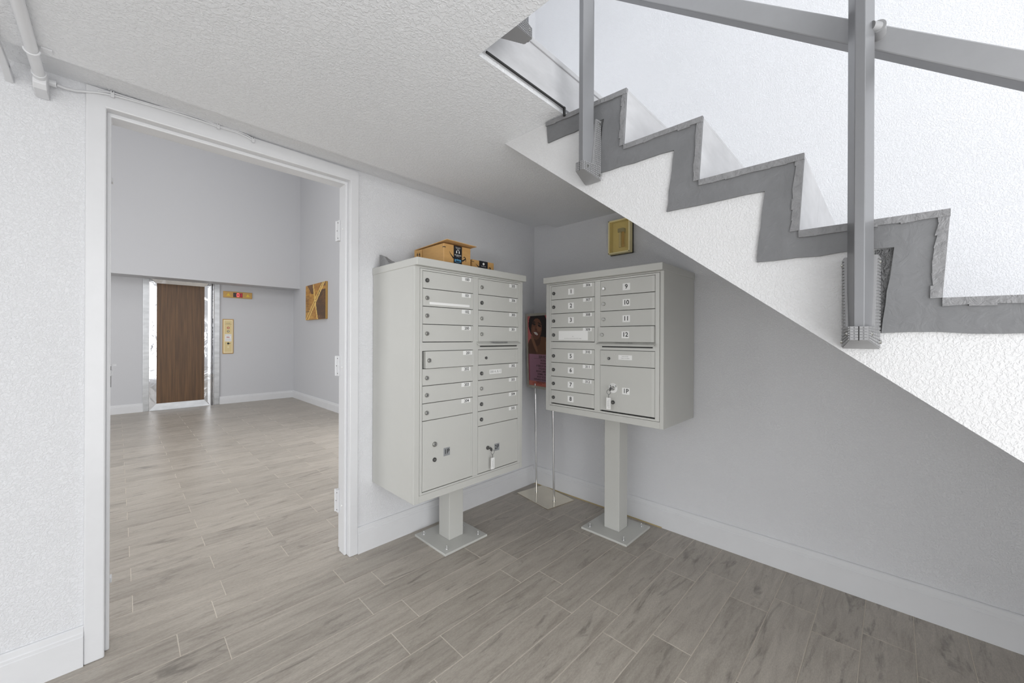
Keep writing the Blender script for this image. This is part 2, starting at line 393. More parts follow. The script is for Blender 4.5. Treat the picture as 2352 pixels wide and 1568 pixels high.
for i in range(6):
    yy -= .2405; zz -= .19; inner += [(yy, zz), (yy+.021, zz-.19)]
inner = [p for p in inner if p[1] > 0]; inner.append((inner[-1][0], 0)); 
random.seed(3)
def wob(pts, n=6, a=.0022):
    out = []
    for p, q_ in zip(pts[:-1], pts[1:]):
        for j in range(n):
            t = j/n; out.append((p[0]+(q_[0]-p[0])*t+(random.uniform(-a, a) if j else 0), p[1]+(q_[1]-p[1])*t+(random.uniform(-a, a) if j else 0)))
    return out+[pts[-1]]
poly = outer + [(ylast, 0)] + wob(inner)[::-1]
MB().prism(poly, XS-.006, XS+.001, 'X').build('zigzag_band', M['stairpaint'], stair)
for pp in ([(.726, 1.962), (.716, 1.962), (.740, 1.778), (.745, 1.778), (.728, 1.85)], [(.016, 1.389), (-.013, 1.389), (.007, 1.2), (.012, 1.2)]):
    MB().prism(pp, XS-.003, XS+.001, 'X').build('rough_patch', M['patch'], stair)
lip = MB(); d = .017
for i in range(len(outer)-1):
    (ya, za), (yb, zb) = outer[i], outer[i+1]
    nj = 7
    for j in range(nj):
        t0, t1 = j/nj, (j+1)/nj
        a0 = (ya+(yb-ya)*t0, za+(zb-za)*t0); a1 = (ya+(yb-ya)*t1, za+(zb-za)*t1)
        r0, r1 = d+random.uniform(-.0025, .0025), d+random.uniform(-.0025, .0025)
        if i % 2 == 0: pts = [a0, a1, (a1[0], a1[1]-r1), (a0[0], a0[1]-r0)]
        else: pts = [a0, a1, (a1[0]+r1, a1[1]), (a0[0]+r0, a0[1])]
        lip.prism(pts, XS-(.0105 if i % 2 == 0 else .0095), XS-.004, 'X')
lip.build('mortar_lip', M['lip'], stair)
for i, (y, z) in enumerate(zip(ny, nz)):
    z2 = nz[i+1]; yback = .885 if i == 0 else ny[i-1]+.018
    MB().box((XS-.003, y+.0005, z-.012), (XW-.002, yback, z)).build('tread', M['marble'], stair, bevel=.002)
    xs_ = [XS-.003, XW-.002] if i != 2 else [XS-.003, 1.505, XW-.002]
    for a, b_ in zip(xs_[:-1], xs_[1:]):
        MB().prism([(y, z-.0125), (y+.010, max(z2, 0)), (y+.022, max(z2, 0)), (y+.014, z-.0125)], a, b_-.001, 'X').build('riser', M['marble'], stair)
# upper landing: riser, floor and nosing above the ceiling opening
struct(MB().box((.775, .885, 2.066), (XW-.002, .8945, 2.2105)).build('trim_2', M['marble']))
struct(MB().box((.772, .880, 2.211), (XW-.002, YW-.002, 2.231)).build('floor_landing', M['marble'], bevel=.003))
# dark sealant joint that turns down into the stringer
MB().box((.79, .880, 2.0628), (1.197, .8858, 2.068)).box((1.186, .878, 2.034), (1.1932, .8858, 2.0679)).build('sealant_joint', M['dark'], stair)

# ------------------------------------------------------------------ railing with cast post shoes
rail = empty('stair_railing', (1.16, .3, 0)); tag(rail, 'grey metal stair railing with tapered posts bolted to the zigzag edge', 'railing')
def shoe(root, ox, oy, z, sgn=1):
    """cast shoe; ox = x of the face it is bolted to, sgn=1 sticks out towards -X; z = bottom of its front"""
    X = lambda d: ox - sgn*d
    b = MB()
    # section: back width .0625, front .030, depth .086
    sec = [(0, -.0315), (.006, -.0315), (.086, -.015), (.086, .015), (.006, .0315), (0, .0315)]
    n = len(sec); vs = []
    for zz in (0, 1):
        for dd, yy_ in sec:
            drop = -.020*(1-dd/.086)
            vs.append((X(dd), oy+yy_, z+drop if zz == 0 else z+.030))
    fs = [tuple(range(n)), tuple(range(n, 2*n))[::-1]] + [(i, (i+1) % n, n+(i+1) % n, n+i) for i in range(n)]
    b.add(vs, [f[::-1] for f in fs] if sgn == 1 else fs)
    # two side cheeks that climb up along the face
    for s in (-1, 1):
        y0, y1 = oy+s*.0315, oy+s*.0235
        b.add([(X(0), y0, z), (X(.044), y0-s*.0075, z+.03), (X(.026), y0-s*.0035, z+.19), (X(0), y0, z+.19),
               (X(0), y1, z), (X(.044), y1-s*.0045, z+.03), (X(.026), y1-s*.002, z+.19), (X(0), y1, z+.19)],
              [(0,1,2,3),(7,6,5,4),(0,4,5,1),(1,5,6,2),(2,6,7,3),(3,7,4,0)])
    # raised little squares on collar and cheeks
    def pads(c00, c10, c11, c01, nu, nv, out):
        c = [Vector(p) for p in (c00, c10, c11, c01)]; o_ = Vector(out)
        for i in range(nu):
            for j in range(nv):
                g = .15
                def at_(u, v): return (c[0]*(1-u)+c[1]*u)*(1-v)+(c[3]*(1-u)+c[2]*u)*v
                q4 = [at_((i+g)/nu, (j+g)/nv), at_((i+1-g)/nu, (j+g)/nv), at_((i+1-g)/nu, (j+1-g)/nv), at_((i+g)/nu, (j+1-g)/nv)]
                b.add(q4+[p+o_*.0020 for p in q4], [(4,5,6,7),(0,1,5,4),(1,2,6,5),(2,3,7,6),(3,0,4,7)], 0)
    pads((X(.086), oy-.015, z), (X(.086), oy+.015, z), (X(.086), oy+.015, z+.03), (X(.086), oy-.015, z+.03), 4, 5, (-sgn, 0, 0))
    for s in (-1, 1):
        pads((X(.006), oy+s*.0315, z-.018), (X(.086), oy+s*.015, z), (X(.086), oy+s*.015, z+.03), (X(.006), oy+s*.0315, z+.03), 10, 6, (-sgn*.2, s, 0))
        pads((X(.002), oy+s*.0315, z+.032), (X(.040), oy+s*.0245, z+.032), (X(.026), oy+s*.028, z+.187), (X(.002), oy+s*.0315, z+.187), 5, 22, (-sgn*.15, s, 0))
    sh = b.build('post_shoe', M['bracket'], root)
    for s in (-1, 1):
        for dd, dz_, yy_ in ((.010, .175, .0315), (.068, .014, .0195), (.010, -.004, .0325)):
            MB().cyl((X(dd), oy+s*(yy_-.002), z+dz_), (X(dd), oy+s*(yy_+.0025), z+dz_), .0042, 10).cyl((X(dd), oy+s*(yy_+.0018), z+dz_), (X(dd), oy+s*(yy_+.0030), z+dz_), .0018, 8, 1).build('screw', [M['lock'], M['lockd']], sh)
    MB().box((X(.0865), oy-.0008, z-.001), (X(.0878), oy+.0008, z+.03)).build('shoe_seam', M['dark'], sh)
    return sh
def post(root, ox, oy, z0, z1, sgn=1):
    X = lambda d: ox - sgn*d
    sec = [(.031, -.022), (.035, -.022), (.079, -.0085), (.079, .0085), (.035, .022), (.031, .022)]
    MB().prism([(X(d_), oy+y_) for d_, y_ in sec], z0, z1, 'Z').build('post', M['post'], root, bevel=.0012)
PA, PB = .758, .0405
for py, zb in ((PA, 1.766), (PB, 1.184)):
    shoe(rail, XS-.006, py, zb); post(rail, XS-.006, py, zb+.012, zb+1.52)
# handrail: flat bar behind the posts, parallel to the flight, plus the top rail out of the frame
rs = .812
def railbar(x0, x1, zlow, hgt, ya, yb):
    return MB().prism([(ya, zlow+rs*ya), (yb, zlow+rs*yb), (yb, zlow+rs*yb+hgt), (ya, zlow+rs*ya+hgt)], x0, x1, 'X')
railbar(1.201, 1.240, 1.829, .0625, 1.1, -1.7).build('mid_rail', M['rail'], rail, bevel=.003)
railbar(1.125, 1.185, 2.70, .045, 1.1, -1.7).build('handrail', M['post'], rail, bevel=.003)
for py in (PA, PB):
    zz_ = 1.855+rs*py-.005
    MB().cyl((1.165, py-.028, zz_-.008), (1.205, py-.028, zz_-.008), .013, 18).cyl((1.155, py-.016, zz_-.008), (1.170, py-.028, zz_-.008), .010, 18).build('rail_connector', M['bracket'], rail)
lr = empty('landing_railing', (.82, .77, 0)); tag(lr, 'grey metal landing post and cast shoe peeking through the ceiling opening', 'railing')
shoe(lr, .770, .7695, 2.073, -1); post(lr, .770, .7695, 2.085, 3.3, -1)

# ------------------------------------------------------------------ mailbox units
def cbu(name, loc, rz, zb, label, left, right, grp):
    root = empty(name, loc, rz); tag(root, label, 'mailboxes', grp)
    W, D, ZT = .775, .433, 1.575
    b = MB().box((0, .0195, zb), (.004, D, ZT-.02)).box((W-.004, .0195, zb), (W, D, ZT-.02)).box((.004, D-.004, zb), (W-.004, D, ZT-.02)).box((.004, .006, zb), (W-.004, D-.004, zb+.004))
    b.box((0, 0, zb), (.030, .02, ZT-.038)).box((.755, 0, zb), (W, .02, ZT-.038)).box((.030, 0, zb), (.755, .02, zb+.036)).box((.030, 0, 1.529), (.755, .02, ZT-.038))
    b.build('cabinet', M['cbu'], root, bevel=.0015)
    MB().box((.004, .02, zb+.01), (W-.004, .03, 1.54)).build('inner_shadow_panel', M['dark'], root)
    # hood with front overhang
    MB().box((-.004, -.028, ZT-.038), (W+.004, D+.003, ZT)).build('hood', M['cbu'], root, bevel=.003)
    # front frame grille: stiles between the two door columns
    f = MB(); zt = 1.5165
    f.box((.031, -.004, zb+.038), (.043, .016, 1.527)).box((.368, -.003, zb+.0481), (.405, .016, zt+.0009)).box((.7315, -.004, zb+.038), (.754, .016, 1.527)).box((.043, -.003, zt+.001), (.7315, .016, 1.527))
    f.box((.043, -.003, zb+.038), (.7315, .016, zb+.048))
    f.build('front_frame', M['cbu_edge'], root, bevel=.0012)
    FM = lambda u, z, y=-.0: Matrix.Translation((u, y, z)) @ Matrix.Rotation(math.pi/2, 4, 'X')
    def lock(parent, u, z, y, key=False, dark=False, r=.0105):
        l = MB().cyl((u, y, z), (u, y-.006, z), r, 20).cyl((u, y-.006, z), (u, y-.0078, z), r*.86, 20, 0, r*.72).cyl((u, y-.0078, z), (u, y-.0088, z), r*.52, 16, 1)
        l.box((u-.0009, y-.0092, z-.0035), (u+.0009, y-.0086, z+.0035), 2)
        l.build('lock', [M['lockd' if dark else 'lock'], M['lock' if dark else 'steel'], M['black']], parent)
    def lab(parent, u0, u1, z0, z1, y, txt, size, nm='number_label', m=None, bold=.012, sx=1, ink=None, du=0, dz_=0):
        l = MB().box((u0, y-.0007, z0), (u1, y, z1), 0)
        if txt:
            if isinstance(txt, str): txt = [(txt, size, 0)]
            for t_, s_, o_ in txt: l.text(t_, s_, FM((u0+u1)/2+du, (z0+z1)/2+o_+dz_, y-.0011), 1, bold, sx=sx)
        l.build(nm, [m or M['white'], ink or M['black']], parent)
    for (u0, u1, items) in ((.045, .3665, left), (.4065, .7305, right)):
        z = zt
        for it in items:
            kind = it[0]
            if kind == 'gap': z -= .045; MB().box((u0-.002, -.003, z+.0015), (u1+.002, .016, z+.0435)).build('divider_panel', M['cbu_edge'], root); continue
            if kind == 'slot':   # outgoing mail flap
                fl = MB().prism([(-.002, z+.002), (-.026, z-.012), (-.026, z-.0175), (-.022, z-.0175), (-.002, z-.004)], u0-.016, u1+.004, 'X')
                fo_ = fl.build('outgoing_mail_flap', M['cbu'], root)
                n_ = Matrix.Rotation(math.atan2(.014, .024), 4, 'X')
                mt = Matrix.Translation(((u0+u1)/2-.01, -.0150, z-.0035)) @ n_
                if it[1] == 'text':
                    MB().text('OUTGOING MAIL', .0135, mt, 0, .01).build('flap_lettering', M['greyprint'], fo_)
                else:
                    s4 = [mt @ Vector(p) for p in ((-.055, -.008, .0012), (.062, -.008, .0012), (.072, .006, .0012), (-.075, .006, .0012))]
                    sb = MB().add(s4, [(0, 1, 2, 3)]); sb.text('OUTGOING MAIL', .0105, Matrix.Translation((0, -.0006, .0004)) @ mt @ Matrix.Translation((0, 0, .0014)), 1)
                    sb.build('flap_sticker', [M['greyprint'], M['cbu']], fo_)
                MB().box((u0+.012, -.0045, z-.029), (u1-.012, .016, z-.0225)).build('mail_slot', M['dark'], root)
                z -= .045
                MB().box((u0-.002, -.003, z+.0015), (u1+.002, .016, z+.0435)).build('divider_panel', M['cbu_edge'], root)
                continue
            h = it[1]; y = -.004 - it[2].get('out', 0); opt = it[2]; ud = opt.get('du', 0)
            dpart = MB().box((u0+ud, y, z-h+.0022), (u1, .012, z-.0008)).build({'door': 'mailbox_door', 'panel': 'master_lock_panel', 'parcel': 'parcel_door'}[kind], M['cbu'], root, bevel=.0012)
            MB().box((u1-.016, y-.0011, z-h+.003), (u1-.0025, y+.0005, z-.0015)).build('hinge_strip', M['cbu_edge'], dpart)
            if kind == 'door':
                lock(dpart, u0+.0225+ud*.5, z-.046, y, dark=opt.get('dark', False))
                if opt.get('num'): lab(dpart, u0+.133, u0+.176, z-.062, z-.025, y, opt['num'], .034, bold=.02)
                if opt.get('unit'):
                    lab(dpart, u1-.079, u1-.0175, z-.0245, z-.0035, y, opt['unit'], .0215, 'unit_label', bold=.018, du=.004, dz_=-.001)
                if opt.get('strip'): lab(dpart, u0+.038, u1-.026, z-.0765, z-.0645, y, None, 0, 'clear_tape_strip')
                if opt.get('note'):
                    lab(dpart, u0+.062, u0+.279, z-.078, z-.0205, y-.0012, [('the mail key for this box is with the office manager', .0062, -.018), ('Note:', .0055, -.006)], 0, 'paper_note', ink=M['greyprint'], bold=0)
                if opt.get('tag'): lab(dpart, u0+.085, u0+.181, z-.054, z-.029, y, opt['tag'], .019, 'paper_tag', ink=M['greyprint'], bold=.003)
                if opt.get('big'): lab(dpart, u0+.14, u0+.184, z-.065, z-.027, y, opt['big'], .034, bold=.02)
            if kind == 'panel':
                lock(dpart, u0+.057, z-.047, y, dark=True, r=.0078)
                for (a, c_) in ((.022, -.024), (.022, -.066), (.094, -.024), (.094, -.066), (.296, -.024), (.296, -.042), (.296, -.062), (.278, -.048), (.312, -.02), (.312, -.05), (.312, -.07)):
                    MB().cyl((u0+a, y, z+c_), (u0+a, y-.0010, z+c_), .0038, 12).build('rivet_dimple', M['cbu_edge'], dpart)
                if opt.get('sticker'): lab(dpart, u0+.116, u0+.197, z-.051, z-.025, y, [('PUSH IN KEY', .007, .005), ('TURN TO OPEN', .007, -.005)], 0, 'instruction_label', ink=M['greyprint'], bold=0)
            if kind == 'parcel':
                for lu, lz, dk in opt['locks']: lock(dpart, lu, lz, y, dark=dk, r=.0128 if not dk else .0105)
                c4 = opt['lab']; lab(dpart, *c4, y, opt['txt'], .034, 'parcel_label', m=opt.get('lm'), bold=.012)
                for a, c_ in opt.get('riv', ()): MB().cyl((a, y, c_), (a, y-.0012, c_), .004, 12).build('rivet_dimple', M['cbu_edge'], dpart)
                if opt.get('ring'):
                    u_, z_ = opt['ring']; rg = MB().cyl((u_, y, z_), (u_, y-.0007, z_), .027, 32)
                    for t in range(-3, 4):
                        a = R(90-t*13); c_ = 'OPEN'[(t+3)//2] if (t+3) % 2 == 0 and (t+3)//2 < 4 else ''
                        if c_: rg.text(c_, .0085, FM(u_+.0205*math.cos(a), z_+.0205*math.sin(a), y-.001) @ Matrix.Rotation(a-math.pi/2, 4, 'Z'), 1)
                    for s in (-1, 1):
                        a = R(90+s*58); rg.box((u_+.021*math.cos(a)-.0016, y-.0012, z_+.021*math.sin(a)-.005), (u_+.021*math.cos(a)+.0016, y-.0006, z_+.021*math.sin(a)+.006), 1)
                    rg.build('dial_sticker', [M['white'], M['black']], dpart)
            z -= h
    # pedestal and base plate with anchor bolts
    pw = .051; cu, cv = W/2, .2165
    MB().box((cu-pw, cv-pw, .0127), (cu+pw, cv+pw, zb)).build('pedestal', M['cbu'], root, bevel=.003)
    pl = MB().box((cu-.153, cv-.153, 0), (cu+.153, cv+.153, .0127)).build('base_plate', M['cbu'], root, bevel=.002)
    for sx_ in (-1, 1):
        for sy_ in (-1, 1):
            x_, y_ = cu+sx_*.114, cv+sy_*.114
            if name2 == 1 and sx_ == 1 and sy_ == 1: x_, y_ = cu+.112, cv+.03
            MB().cyl((x_, y_, .0127), (x_, y_, .0145), .011, 18).cyl((x_, y_, .0145), (x_, y_, .022), .0072, 6).cyl((x_, y_, .022), (x_, y_, .029), .004, 12).sphere((x_, y_, .029), .004, 8).build('anchor_bolt', M['steel'], pl)
    return root
dr = lambda h=.0875, **k_: ('door', h, k_)
name2 = 1
m1 = cbu('mailbox_unit', (1.008, 1.640, 0), 0, .370, 'tall grey sixteen-door mailbox unit beside the doorway, cartons on its top',
    [dr(unit='100', dark=True), dr(.0885, unit='101', strip=1), dr(.0890, unit='102'), dr(.0885, unit='200'), ('gap',), dr(.0875, unit='201', out=.013, du=.010), dr(.0855, unit='202'), dr(.0880, unit='203'), dr(.0865, unit='204'),
     ('parcel', .3505, dict(locks=((.115, .646, False), (.115, .568, True)), lab=(.172, .212, .572, .614), txt='1P', lm=M['greylab'],
      riv=((.080, .612), (.112, .607), (.128, .610), (.095, .535), (.125, .530))))],
    [dr(unit='205'), dr(.0885, unit='206', dark=True), dr(.0890, unit='300'), dr(.0885, unit='301'), ('slot', 'sticker'), ('panel', .0875, {}), dr(.0855, unit='302', dark=True, tag='200 A, B, C'), dr(.0880, unit='303'), dr(.0865, unit='304', dark=True), dr(.0840, unit='305', dark=True),
     ('parcel', .2665, dict(locks=((.478, .555, True),), lab=(.532, .572, .524, .566), txt='2P', lm=M['greylab']))], 'pedestal mailbox units in the corner')
name2 = 2
m2 = cbu('mailbox_unit', (1.957, 1.590, 0), -math.pi/2, .717, 'shorter grey mailbox unit numbered 1 to 12 on a long pedestal by the right wall',
    [dr(unit='306', num='1', dark=True), dr(.0885, unit='307', num='2', dark=True), dr(.0890, unit='308', num='3', dark=True), dr(.0885, unit='309', note=1, dark=True), ('gap',), dr(.0880, unit='310', num='5', dark=True), dr(.0885, unit='311', num='6', dark=True), dr(.0880, unit='312', num='7', dark=True), dr(.0835, num='8', dark=True)],
    [dr(big='9'), dr(.0885, big='10'), dr(.0890, big='11'), dr(.0885, big='12', out=.010, du=-.008), ('slot', 'text'), ('panel', .0885, dict(sticker=1)),
     ('parcel', .2585, dict(locks=((.490, .905, False), (.491, .825, True)), lab=(.546, .590, .877, .913), txt='1P', ring=(.490, .905),
      riv=((.455, .890), (.520, .862), (.520, .800))))], 'pedestal mailbox units in the corner')
# keys left in the parcel locks: held by the lock, things of their own
def keyset(loc, rz, label, side, tilt):
    root = empty('key_set', loc, rz); tag(root, label, 'keys', 'keys with tags hanging in the parcel locks'); root.scale = (1, .72, 1)
    MB().box((-.0010, -.024, -.004), (.0010, .004, .004)).cyl((-.0012+.001, -.024, -.002), (.0012+.001, -.024, -.002), .0001, 6).add(
        [(-.0012, -.020, -.011), (-.0012, -.042, -.013), (-.0012, -.044, .004), (-.0012, -.022, .010), (.0012, -.020, -.011), (.0012, -.042, -.013), (.0012, -.044, .004), (.0012, -.022, .010)],
        [(0,1,2,3),(7,6,5,4),(0,4,5,1),(1,5,6,2),(2,6,7,3),(3,7,4,0)]).build('key', M['lockd'], root, bevel=.0008)
    x = side*.008
    MB().tube([(x+.0115*math.cos(t*math.pi/12), -.036, -.020+.0125*math.sin(t*math.pi/12)) for t in range(24)], .0012, 6, 0, True).build('ring', M['lockd'], root)
    ch = MB()
    for j in range(4): ch.tube([(x+(.0022 if j % 2 else .0008)*math.cos(t*math.pi/5), -.036+(.0008 if j % 2 else .0022)*math.sin(t*math.pi/5), -.0345-j*.0048+.0032*math.sin(t*math.pi/5+1.0)) for t in range(10)], .0007, 5, 0, True)
    ch.build('chain', M['lockd'], root)
    tg = MB().box((x-.0125, -.040, -.116), (x+.0125, -.034, -.051))
    for j, s_ in enumerate(('PARCEL KEY', 'RETURN TO LOCK')): tg.text(s_, .0058, Matrix.Translation((x-.003+j*.007, -.0404, -.084)) @ Matrix.Rotation(math.pi/2, 4, 'X') @ Matrix.Rotation(math.pi/2, 4, 'Z'), 1)
    tg.build('tag', [M['white'], M['greyprint']], root)
    return root
k1 = keyset((1.486, 1.640-.0128, .555), 0, 'key and white plastic tag hanging from lock beside the 2P label', 1, 0)
k2 = keyset((1.957-.0128, 1.590-.490, .905), -math.pi/2, 'key and white tag hanging from the ringed lock beside the white 1P label', -1, 0)

# ------------------------------------------------------------------ parcels on the tall unit
def fm(x, y, z): return Matrix.Translation((x, y, z)) @ Matrix.Rotation(math.pi/2, 4, 'X')
zt = 1.575
bx = empty('cardboard_box', (1.32, 1.80, zt)); tag(bx, 'larger brown cardboard box with half-open lid flap and black tape', 'box', 'cartons on top of the tall mailbox unit')
def P_(x, y, z): return (x-1.32, y-1.80, z-zt)
def pb(x0, y0, z0, x1, y1, z1, mb_=None, mi=0): return (mb_ or MB()).box(P_(x0, y0, z0), P_(x1, y1, z1), mi)
bX0, bX1, bY0, bY1, bZ = 1.222, 1.407, 1.70, 1.98, 1.694
pb(bX0, bY0, zt, bX1, bY1, bZ).build('carton', M['card'], bx, bevel=.0015)
fl = MB()
fl.add([P_(bX0-.004, bY0-.035, bZ+.012), P_(bX1+.022, bY0-.028, bZ+.008), P_(bX1+.012, bY1, bZ+.001), P_(bX0-.006, bY1, bZ+.001),
        P_(bX0-.004, bY0-.035, bZ+.015), P_(bX1+.022, bY0-.028, bZ+.011), P_(bX1+.012, bY1, bZ+.004), P_(bX0-.006, bY1, bZ+.004)],
       [(0,3,2,1),(4,5,6,7),(0,1,5,4),(1,2,6,5),(2,3,7,6),(3,0,4,7)])
fl.build('lid_flap', M['cardin'], bx)
MB().add([P_(bX0-.003, bY1-.075, zt), P_(bX0-.019, bY1-.020, zt), P_(bX0-.019, bY1-.020, bZ-.004), P_(bX0-.003, bY1-.075, bZ-.004),
          P_(bX0-.001, bY1-.072, zt), P_(bX0-.017, bY1-.017, zt), P_(bX0-.017, bY1-.017, bZ-.004), P_(bX0-.001, bY1-.072, bZ-.004)],
         [(0,1,2,3),(7,6,5,4),(0,4,5,1),(1,5,6,2),(2,6,7,3),(3,7,4,0)]).build('side_flap', M['card'], bx)
ar = MB()
for j, yy_ in enumerate((bY1-.060, bY1-.045)):
    xx_ = bX0-.0085-.0045*j-.0025
    ar.add([P_(xx_, yy_-.002, zt+.03), P_(xx_, yy_+.002, zt+.03), P_(xx_, yy_+.002, bZ-.035), P_(xx_, yy_+.006, bZ-.035), P_(xx_, yy_, bZ-.02), P_(xx_, yy_-.006, bZ-.035), P_(xx_, yy_-.002, bZ-.035)], [tuple(range(7))])
ar.build('arrow_print', M['black'], bx)
MB().box(P_(bX0-.0012, bY0-.002, bZ-.022), P_(bX0+.012, bY0+.010, bZ-.018)).build('tick_print', M['black'], bx)
MB().box(P_(bX0-.0006, bY0-.0006, zt), P_(bX0+.003, bY0+.003, bZ-.001)).build('corner_edge', M['cardin'], bx)
def tapeset(root, x0, x1, y, z0, z1, P__, s, big=True):
    t = MB().box(P__(x0, y-.0008, z0), P__(x1, y, z1))
    t.build('tape', M['tape'], root)
    cx = (x0+x1)/2; ic = MB(); Y_ = y-.0014
    if big:
        ic.tube([P__(cx+.009*math.cos(t_*math.pi/10), Y_, z1-.032+.010*math.sin(t_*math.pi/10)) for t_ in range(11)], .0013, 6, 0)
        for s_ in (-1, 1): ic.box(P__(cx+s_*.009-.003, Y_-.0003, z1-.041), P__(cx+s_*.009+.003, Y_+.0003, z1-.030))
        for j, (st, sz, dz_) in enumerate((('Visit our store', .0060, .009), ('for headphones', .0045, .015), ('Headphones', .0088, .051), ('and more', .0055, .0585))):
            px = P__(cx, Y_, z1-dz_); ic.text(st, sz, Matrix.Translation(px) @ Matrix.Rotation(math.pi/2, 4, 'X'), 0, .01)
        ic.build('tape_print', M['whiteprint'], root)
        pr_ = MB().text('prime', .019, Matrix.Translation(P__(cx, Y_, z1-.078)) @ Matrix.Rotation(math.pi/2, 4, 'X'), 0, .02)
        pr_.tube([P__(cx-.021+.042*i/10, Y_, z1-.0865-.006*math.sin(math.pi*i/10)) for i in range(11)], .0010, 6)
        pr_.build('blue_lettering', M['blue'], root)
    else:
        ic.sphere(P__(cx, Y_, z1-.0165), .008, 12, 0, (1, .05, .9))
        ic.text('Everyday items', .0062, Matrix.Translation(P__(cx, Y_, z1-.0300)) @ Matrix.Rotation(math.pi/2, 4, 'X'), 0, .01)
        ic.build('tape_print', M['whiteprint'], root)
    # curved arrow print left and right of the tape
    sw = MB()
    def stroke(pts, w0, w1, yy_):
        n = len(pts); vs = []
        for i, (a, c_) in enumerate(pts):
            t_ = i/(n-1); i0, i1 = max(i-1, 0), min(i+1, n-1)
            dx_, dz2 = pts[i1][0]-pts[i0][0], pts[i1][1]-pts[i0][1]; L_ = math.hypot(dx_, dz2); nx, nz_ = -dz2/L_, dx_/L_; ww = w0+(w1-w0)*t_
            vs += [P__(a+nx*ww, yy_, c_+nz_*ww), P__(a-nx*ww, yy_, c_-nz_*ww)]
        sw.add(vs, [(2*i, 2*i+2, 2*i+3, 2*i+1) for i in range(n-1)])
    yy_ = y-.0007
    h_ = .098 if big else .056
    stroke([(x0-s*(.030-.030*t_/8), z1-h_*(.38+.35*(t_/8)**.8)) for t_ in range(9)], .0006*s, .0048*s, yy_)
    stroke([(x1+s*.026*t_/8, z1-h_*(.80-.16*(t_/8)**1.5)) for t_ in range(9)], .0045*s, .0028*s, yy_)
    stroke([(x1+s*(.010+.014*t_/8), z1-h_*(.60-.045*math.sin(math.pi*t_/8))) for t_ in range(9)], .0016*s, .0030*s, yy_)
    stroke([(x1+s*(.024+.004*math.sin(t_/8*2)), z1-h_*(.60+.22*t_/8)) for t_ in range(9)], .0030*s, .0012*s, yy_)
    sw.build('curved_arrow_print', M['black'], root)
tapeset(bx, 1.288, 1.345, bY0, zt, bZ-.001, P_, 1)
b2 = empty('cardboard_box', (1.52, 1.78, zt)); tag(b2, 'small closed brown cardboard box with black tape beside the larger carton', 'box', 'cartons on top of the tall mailbox unit')
def Q_(x, y, z): return (x-1.52, y-1.78, z-zt)
MB().box(Q_(1.432, 1.715, zt), Q_(1.603, 1.83, 1.640)).build('carton', M['card'], b2, bevel=.0012)
tapeset(b2, 1.486, 1.553, 1.715, zt, 1.640, Q_, .9, False)
MB().box(Q_(1.4315, 1.7142, 1.627), Q_(1.447, 1.72, 1.630)).build('tick_print', M['black'], b2)
# crumpled mailer
bag = MB(); gx, gy = 12, 8; random.seed(11)
for sgn in (0, 1):
    for j in range(gy+1):
        for i in range(gx+1):
            u, v = i/gx, j/gy
            x = 1.03+.17*u+.012*math.sin(v*5); y = 1.80+.22*v
            hgt = .010+.010*math.sin(u*9+v*4)+.008*math.sin(v*13+u*3)
            if v > .62: hgt += (v-.62)*.11*(1-u*.9)+.012*random.random()
            edge = min(u, 1-u, v, 1-v); f_ = min(1, edge*5)
            z = zt+.002+(max(hgt, .004) if sgn else 0)*(.25+.75*f_)+(.0 if sgn else 0)
            if v > .6 and u < .45 and sgn: z += .055*(1-u/.45)*min(1, (v-.6)*5)
            bag.v.append((x, y, z))
n_ = (gx+1)*(gy+1)
for j in range(gy):
    for i in range(gx):
        a = j*(gx+1)+i
        bag.f.append((n_+a, n_+a+1, n_+a+gx+2, n_+a+gx+1)); bag.m.append(0); bag.sm.append(False)
        bag.f.append((a, a+gx+1, a+gx+2, a+1)); bag.m.append(0); bag.sm.append(False)
ed = [i for i in range(gx+1)] + [j*(gx+1)+gx for j in range(1, gy+1)] + [gy*(gx+1)+i for i in range(gx-1, -1, -1)] + [j*(gx+1) for j in range(gy-1, 0, -1)]
for a, c_ in zip(ed, ed[1:]+ed[:1]): bag.f.append((a, c_, n_+c_, n_+a)); bag.m.append(0); bag.sm.append(False)
tag(bag.build('mailer_bag', M['bag']), 'crumpled grey mailer bag lying on top of the tall mailbox unit', 'mailer')

# ------------------------------------------------------------------ poster stand in the corner
ps = empty('poster_stand', (2.232, 1.8175, 0), R(-9.7)); tag(ps, 'chrome two-rod poster stand with beauty services sign standing in the corner', 'sign stand')
MB().box((-.129, -.176, 0), (.129, .176, .006)).build('base_plate', M['basep'], ps, bevel=.0015)
for s in (1, -1):
    MB().cyl((0, s*.099, .006), (.0, s*.099+.020, .835), .0072, 14).cyl((0, s*.099, .006), (0, s*.099, .012), .011, 14).build('rod', M['rod'], ps)
sg = MB(); SW, SH = .375, .575; lean = .022
sb = empty('tmp'); bpy.data.objects.remove(sb)
def sgm(s_, z_, d_): # s_: across, left seen from camera = +y
    return (d_, .020+s_-.07*(z_-.80-.28)*-1*0+ (z_-.80)*.045, z_)
c_ = [(SW/2, .80), (-SW/2, .80), (-SW/2, .80+SH), (SW/2, .80+SH)]
def bar4(mb_, a, b_, c1, d_):
    vs = [sgm(*p, -.008) for p in (a, b_, c1, d_)]+[sgm(*p, .008) for p in (a, b_, c1, d_)]
    mb_.add(vs, [(0,1,2,3),(7,6,5,4),(0,4,5,1),(1,5,6,2),(2,6,7,3),(3,7,4,0)])
fw = .019; h0, h1 = .80, .80+SH; l, r_ = SW/2, -SW/2
bar4(sg, (l, h0), (l-fw, h0+fw), (l-fw, h1-fw), (l, h1)); bar4(sg, (r_, h0), (r_, h1), (r_+fw, h1-fw), (r_+fw, h0+fw))
